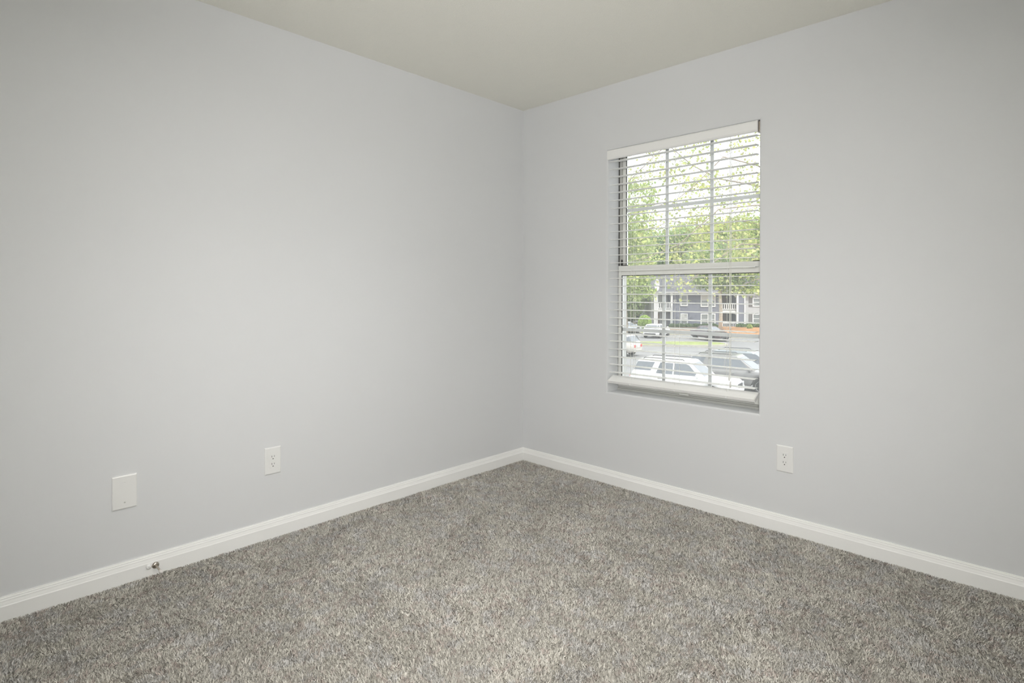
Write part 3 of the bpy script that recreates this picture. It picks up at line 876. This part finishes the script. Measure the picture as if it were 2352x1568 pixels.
def railing(x0, x1, y0, y1, yy, name, floor_):
    """rail between pixel columns x0..x1, rows y0..y1, with each baluster its own piece"""
    X0, X1, Z0, Z1 = bx(x0), bx(x1), bz(y1), bz(y0)
    r_ = MB().box(X0, X1, yy - 0.06, yy + 0.06, Z1 - 0.14, Z1).box(X0, X1, yy - 0.05, yy + 0.05, Z0, Z0 + 0.12).obj(name, BWHITE, bu)
    n_ = max(5, int((X1 - X0) / 0.27))
    b0 = None
    for i in range(n_ + 1):
        xc = X0 + 0.04 + (X1 - X0 - 0.08) * i / n_
        if b0 is None:
            b0 = MB().box(-0.055, 0.055, -0.03, 0.03, Z0 + 0.10, Z1 - 0.12).obj('baluster', BWHITE, r_)
            o_ = b0
        else:
            o_ = b0.copy(); COL.objects.link(o_); o_.parent = r_
        o_.location = (xc, yy, 0)
    if floor_:
        MB().box(X0 - 0.05, X1 + 0.05, yy - 0.08, 2.6, Z0 - 0.42, Z0 - 0.10).obj('balcony_floor', BWHITE, bu)
railing(1505, 1540, 693, 708, -0.5, 'balcony_rail', True)
for xx in (1502.0, 1506.5, 1540.5):
    MB().box(bx(xx) - 0.11, bx(xx) + 0.11, -0.62, -0.40, 0, EAVE).obj('balcony_post', BWHITE, bu)
MB().box(bx(1509), bx(1522), 1.70, 1.80, 0.1, bz(718)).obj('door', DOORM, bu)
MB().box(bx(1509), bx(1522), 1.70, 1.80, bz(709), bz(680)).obj('door', FGLASS, bu)
railing(1656, 1690, 695, 710, -0.4, 'stair_rail', True)
railing(1657, 1686, 739, 753, -0.5, 'porch_rail', False)
for xx in (1689.5,):
    MB().box(bx(xx) - 0.13, bx(xx) + 0.13, -0.72, -0.50, 0, EAVE).obj('stair_post', BWHITE, bu)
for (ya, yb) in ((676, 682), (716, 722)):
    MB().tube([(bx(1682), -0.45, bz(ya)), (bx(1689), -0.45, bz(yb))], 0.07, 6).obj('brace', BWHITE, bu)
for (x0, x1, y0, y1) in ((1659, 1672, 683, 709), (1659, 1672, 722, 750)):
    MB().box(bx(x0), bx(x1), 2.5, 2.6, bz(y1), bz(y0)).obj('breezeway_panel', mat('shaded_grey_panel', (0.42, 0.42, 0.43), 0.8), bu)
MB().box(bx(1676), bx(1688), 2.5, 2.6, 0.1, bz(719)).obj('door', DOORM, bu)
MB().box(bx(1676), bx(1688), 2.5, 2.6, bz(710), bz(679)).obj('door', DOORM, bu)
# number fixed to the wall
fc = bpy.data.curves.new('number', 'FONT')
fc.body = 'R2'
fc.size = 1.0
fc.extrude = 0.02
fc.offset = 0.03
fo = bpy.data.objects.new('number_tmp', fc)
COL.objects.link(fo)
bpy.context.view_layer.update()
nm_ = bpy.data.meshes.new_from_object(fo.evaluated_get(bpy.context.evaluated_depsgraph_get()))
bpy.data.objects.remove(fo)
no = bpy.data.objects.new('building_number', nm_)
nm_.materials.clear(); nm_.materials.append(BWHITE)
COL.objects.link(no)
no.parent = bu
no.rotation_euler = (R(90), 0, 0)
no.location = (bx(1546.5), -0.03, bz(694.5))
no.scale = (0.42, 0.62, 1)
# dish on the eave corner
ds = thing('satellite_dish', E(PX(1507, D0 - 1.0), D0 - 1.0, PZ(670, D0 - 1.0)), YAW, 'white satellite dish on a bracket at the left end of the far roof', 'satellite dish')
dm = MB()
rings = []
for i in range(6):
    q = i / 5
    rings.append([(0.55 * q * math.cos(a_), 0.85 * q * math.sin(a_), 0.30 * q * q) for a_ in [2 * math.pi * k / 24 for k in range(24)]])
dm.loops(rings[1:] + [[(x * 1.01, y * 1.01, z - 0.03) for x, y, z in r_] for r_ in rings[:0:-1]], cap=True)
do = dm.obj('dish', mat('dish_grey', (0.72, 0.72, 0.74), 0.5), ds, smooth=True)
do.rotation_euler = (R(90), 0, R(40)); do.location = (-0.1, 0, 0.95)
MB().tube([(0.0, 0, -0.05), (0.0, 0, 0.5), (-0.02, 0, 0.8)], 0.05, 8).obj('mast', BWHITE, ds)
MB().tube([(0.0, -0.1, 0.9), (0.85, -0.35, 0.55)], 0.04, 6).obj('feed_arm', TRIMK, ds)

# ------------------------------------------------------------------ greenery
LEAF = attr_mat('leaf', rough=0.55, trans=0.35, spec=0.35)
SHAPE8 = np.array([[0, 0], [-.30, .18], [-.50, .52], [-.20, .58], [0, 1.0], [.20, .58], [.50, .52], [.30, .18]])
SHAPE4 = np.array([[0, 0], [-.42, .45], [0, 1.0], [.42, .45]])

def leaves(name, centers, size, cols, parent, shape, bright=1.0, flat=0.5):
    n_ = len(centers); k = len(shape)
    nrm = rng.normal(size=(n_, 3)); nrm[:, 2] += flat
    nrm /= np.linalg.norm(nrm, axis=1)[:, None]
    tmp = rng.normal(size=(n_, 3))
    a_ = np.cross(nrm, tmp); a_ /= np.linalg.norm(a_, axis=1)[:, None]
    b_ = np.cross(nrm, a_)
    sz = size * (0.65 + 0.7 * rng.random(n_))
    out = np.zeros((n_, k, 3))
    for i in range(k):
        fold = abs(shape[i, 0]) * 0.35
        out[:, i] = centers + (a_ * shape[i, 0] + b_ * (shape[i, 1] - 0.5) + nrm * fold) * sz[:, None]
    ci = rng.integers(0, len(cols), n_)
    tint = np.array(cols)[ci] * (0.75 + 0.5 * rng.random(n_))[:, None] * bright
    o = poly_mesh(name, out.reshape(-1, 3), k, tint, LEAF, parent)
    o['kind'] = 'stuff'
    return o

GREENS = [(0.40, 0.50, 0.17), (0.48, 0.56, 0.22), (0.32, 0.43, 0.16), (0.55, 0.60, 0.28)]
DEEP = [(0.15, 0.24, 0.11), (0.20, 0.30, 0.14), (0.25, 0.34, 0.15), (0.17, 0.26, 0.14)]
MIDG = [(0.30, 0.41, 0.17), (0.38, 0.48, 0.22), (0.25, 0.35, 0.17), (0.44, 0.51, 0.26)]

def crown_points(blobs, n_, clump, per):
    """leaf positions gathered in clumps over a set of ellipsoid blobs"""
    pts_ = []
    vol = np.array([b_[3] * b_[4] * b_[5] for b_ in blobs]); vol = vol ** (2 / 3) / (vol ** (2 / 3)).sum()
    for (cx, cy_, cz_, rx, ry, rz), f_ in zip(blobs, vol):
        m_ = max(1, int(n_ * f_ / per))
        dirs = rng.normal(size=(m_, 3)); dirs /= np.linalg.norm(dirs, axis=1)[:, None]
        rr = 0.55 + 0.45 * rng.random(m_) ** 0.6
        c = dirs * rr[:, None] * np.array([rx, ry, rz]) + np.array([cx, cy_, cz_])
        p = np.repeat(c, per, axis=0) + rng.normal(size=(m_ * per, 3)) * clump * np.array([1, 1, 0.6])
        pts_.append(p)
    return np.concatenate(pts_)

def tree(name, label, u, d, blobs, n_, size, cols, trunk_h, trunk_r, bark=BARK, clump=0.5, per=14, bright=1.0, group=None, cat='tree', shape=SHAPE4, branches=True):
    t = thing(name, E(u, d, GZ), YAW, label, cat, group)
    m_ = MB()
    m_.tube([(0, 0, 0), (0.05, 0, trunk_h * 0.25), (-0.06, 0.05, trunk_h * 0.6), (0.02, 0, trunk_h)], [trunk_r * 1.25, trunk_r, trunk_r * 0.8, trunk_r * 0.45], 10)
    m_.obj('trunk', bark, t, smooth=True)
    if branches:
        for bl_ in blobs:
            z0 = trunk_h * random.uniform(0.45, 0.9)
            MB().tube([(0, 0, z0), (bl_[0] * 0.45, bl_[1] * 0.45, z0 + (bl_[2] - z0) * 0.6), (bl_[0] * 0.9, bl_[1] * 0.9, bl_[2])], [trunk_r * 0.5, trunk_r * 0.3, trunk_r * 0.12], 6).obj('branch', bark, t, smooth=True)
    leaves('foliage', crown_points(blobs, n_, clump, per), size, cols, t, shape, bright)
    return t

def blobs_for(rw, z0, z1, n_, depth=None):
    depth = depth or rw
    out = [(0, 0, (z0 + z1) / 2, rw * 0.72, depth * 0.72, (z1 - z0) * 0.42)]
    for i in range(n_):
        a_ = random.uniform(0, 6.28)
        out.append((rw * 0.6 * math.cos(a_), depth * 0.6 * math.sin(a_), random.uniform(z0 + (z1 - z0) * 0.15, z1 - (z1 - z0) * 0.15), rw * random.uniform(0.3, 0.5), depth * random.uniform(0.3, 0.5), (z1 - z0) * random.uniform(0.13, 0.22)))
    return out

# wooded backdrop behind the building
back = [(1400, 96, 7, 19.5, 0), (1462, 99, 6.5, 17, 1), (1530, 104, 7, 17.5, 0), (1590, 101, 7.5, 18.5, 2), (1650, 106, 7.5, 18, 1), (1708, 100, 7, 20, 2), (1770, 104, 8, 19, 0), (1850, 102, 8, 18, 1), (1940, 100, 8, 19, 2), (1320, 96, 7.5, 18, 1)]
bl_lab = ['tall leafy tree behind the far trees at the left window edge', 'mid green tree rising left of the far building', 'round topped tree behind the left end of the roof', 'broad tree behind the middle of the roof', 'dense tree behind the roof above the stair bay', 'tall pale green tree behind the right half of the roof', 'green tree behind the light grey wing', 'dark green tree behind the far end of the light grey wing', 'pale tree beyond the far end of the light grey wing', 'dark tree in the woods far left of the building']
for i, (x, d_, rw, top_, c_) in enumerate(back):
    tree('backdrop_tree', bl_lab[i], PX(x, d_), d_, blobs_for(rw, 3.0, top_, 6), 15000, 0.38, [MIDG, DEEP, GREENS][c_], top_ * 0.7, 0.3, clump=0.7, per=12, group='trees behind the far building', bright=1.15)
# dark trees left of the building
tree('shade_tree', 'dark spreading tree in front of the woods left of the building', PX(1432, 82), 82, blobs_for(3.0, 1.0, 10.5, 6), 12000, 0.34, MIDG, 6.5, 0.22, clump=0.5)
tree('maple_tree', 'yellow green maple standing beyond the grass island at the left', PX(1438, 57), 57, [(0, 0, 7.4, 2.9, 2.9, 2.4), (1.2, 0, 5.2, 1.4, 1.6, 1.1), (-1.2, 0, 9.3, 2.0, 2.0, 1.2), (0.8, -0.5, 9.0, 1.7, 1.7, 1.1)], 6500, 0.26, GREENS, 6.5, 0.16, clump=0.4, per=12)
# pale trunk in front of the stair bay, light crown
tree('oak_tree', 'pale trunked tree standing in the pine straw before the stair bay', PX(1655, 71.5), 71.5, [(0, 0, 9.2, 4.2, 3.8, 2.0), (-1.4, 0, 6.4, 2.0, 2.0, 1.0), (1.2, -0.4, 5.6, 1.4, 1.4, 0.9), (2.4, 0, 7.2, 2.2, 2.2, 0.9), (4.0, -0.6, 5.4, 1.3, 1.3, 0.7)], 10000, 0.27, MIDG, 9.0, 0.21, bark=PALEBARK, clump=0.45, per=12)
tree('sweetgum_tree', 'sunlit yellow green tree close by at the left window edge', PX(1392, 24), 24, [(0, 0, 7.6, 1.9, 1.8, 1.3), (0.9, 0, 8.9, 1.2, 1.2, 0.75), (0.5, 0.3, 6.0, 1.3, 1.3, 0.8), (1.1, -0.4, 7.2, 0.9, 1.0, 0.7)], 9000, 0.115, GREENS, 7.5, 0.13, clump=0.16, per=12)
# near tree whose branches cross the upper panes; its trunk stands out of sight to the right
NU, ND = PX(1985, 15.5), 15.5
nt = thing('near_maple', E(NU, ND, GZ), YAW, 'bright green maple branches filling the upper window panes', 'tree')
MB().tube([(0, 0, 0), (0.05, 0, 2.2), (-0.1, 0.05, 4.5), (-0.15, 0, 7.0), (-0.3, 0.1, 10.5)], [0.26, 0.21, 0.17, 0.12, 0.05], 12).obj('trunk', BARK, nt, smooth=True)
def ntx(px_, d_): return PX(px_, d_) - NU
def nz(py_, d_): return PZ(py_, d_) - GZ
limbs = [  # start height, waypoints (pixel column, pixel row, depth)
    (4.2, [(1760, 600, 15.2), (1660, 552, 14.9), (1600, 515, 14.7), (1540, 507, 14.6), (1480, 530, 14.5)]),
    (5.0, [(1780, 520, 15.8), (1690, 505, 15.6), (1620, 530, 15.4), (1560, 590, 15.3)]),
    (6.0, [(1760, 430, 15.0), (1650, 410, 14.8), (1590, 380, 14.6), (1530, 330, 14.5), (1470, 290, 14.4)]),
    (6.6, [(1740, 380, 14.4), (1660, 360, 14.2), (1600, 420, 14.1), (1540, 470, 14.0), (1470, 470, 14.0)]),
    (7.5, [(1760, 290, 15.2), (1660, 300, 15.4), (1580, 290, 15.6), (1500, 360, 15.6), (1440, 420, 15.6)]),
    (3.4, [(1800, 640, 14.6), (1740, 640, 14.5), (1700, 655, 14.4)]),
    (4.6, [(1770, 560, 13.6), (1700, 560, 13.5), (1640, 600, 13.4), (1590, 640, 13.3), (1550, 668, 13.3)]),
    (5.6, [(1740, 470, 13.8), (1650, 480, 13.7), (1560, 560, 13.6), (1490, 590, 13.6), (1450, 600, 13.6)]),
]
cl = []
for z0, way in limbs:
    pts_ = [Vector((0, 0, z0))] + [Vector((ntx(a_, d_), d_ - ND, nz(b_, d_))) for a_, b_, d_ in way]
    k_ = len(pts_)
    MB().tube(pts_, [0.017 * (1 - i / k_) + 0.004 for i in range(k_)], 6).obj('branch', BARK, nt, smooth=True)
    for i in range(1, k_):
        seg = pts_[i] - pts_[i - 1]
        m_ = max(2, int(seg.length / 0.20))
        for j in range(m_):
            p = pts_[i - 1] + seg * (j / m_)
            if p.x > ntx(1850, ND): continue
            for _ in range(2 if random.random() < 0.75 else 1):
                tw = Vector((random.gauss(0, 0.42), random.gauss(0, 0.5), random.gauss(-0.04, 0.34)))
                MB().tube([p, p + tw * 0.6 + Vector((0, 0, 0.04)), p + tw], [0.006, 0.004, 0.0025], 4).obj('twig', BARK, nt)
                cl.append(p + tw)
cl = np.array([tuple(c) for c in cl])
per = 25
pts_ = np.repeat(cl, per, axis=0) + rng.normal(size=(len(cl) * per, 3)) * np.array([0.16, 0.16, 0.11])
leaves('foliage', pts_, 0.078, [(0.45, 0.51, 0.16), (0.54, 0.56, 0.20), (0.37, 0.44, 0.16), (0.61, 0.61, 0.27)], nt, SHAPE8, 1.0, flat=0.8)

# shrubs along the building
def shrub(label, x, y_base, d_, wpx, hpx, cols, bright=1.0, n_=2600, size=0.16, name='shrub', cat='shrub', group='shrubs along the far building'):
    wu, hh = wpx * d_ / 1305.5 / 2, hpx * d_ / 1305.5
    t = thing(name, E(PX(x, d_), d_, GZ), YAW, label, cat, group)
    MB().tube([(0, 0, 0), (0, 0, hh * 0.5)], [0.06, 0.03], 6).obj('stem', BARK, t)
    dirs = rng.normal(size=(n_, 3)); dirs /= np.linalg.norm(dirs, axis=1)[:, None]
    rr = 0.8 + 0.2 * rng.random(n_)
    p = dirs * rr[:, None] * np.array([wu, min(wu, 1.0), hh * 0.5]) + np.array([0, 0, hh * 0.52])
    p[:, 2] = np.maximum(p[:, 2], 0.05)
    leaves('foliage', p, size, cols, t, SHAPE4, bright)
    return t
shrub('rounded light green clipped bush left of the balcony', 1481, 748, 73, 30, 34, [(0.38, 0.52, 0.14), (0.44, 0.56, 0.18)], 1.1, 4200, 0.16, group='round bushes')
for x, d_, wpx, hpx, wh in ((1330, 90, 70, 55, 'deep in the woods on the left'), (1405, 90, 60, 55, 'at the left window edge'), (1448, 92, 60, 62, 'behind the blue grey sedan'), (1488, 91, 44, 58, 'just left of the balcony')):
    shrub('tall dark undergrowth ' + wh, x, 745, d_, wpx, hpx, DEEP, 0.9, 5000, 0.34, name='undergrowth', group='undergrowth in the woods')
shrub('low dark bush at the foot of the light green clipped bush', 1474, 752, 70.5, 40, 12, MIDG, 1.0, 2200, 0.16)
hed = [(1546, 16), (1563, 18), (1581, 18), (1600, 20), (1621, 19), (1640, 15), (1702, 18), (1722, 20), (1741, 18)]
where = ['under the left wall number', 'under the narrow windows', 'right of the narrow windows', 'left of the wide windows', 'under the wide windows', 'beside the pale tree trunk', 'right of the porch rail', 'under the shuttered window', 'at the right end of the light grey wall']
for (x, wpx), wh in zip(hed, where):
    shrub('dark green clipped shrub ' + wh, x, 757, 77.4, wpx * 1.2, 10, DEEP, 1.0, 1800, 0.17)
shrub('bright leafy sprig shrub on the pine straw at the right', 1722, 757, 74.5, 12, 11, GREENS, 1.1, 500, 0.2)
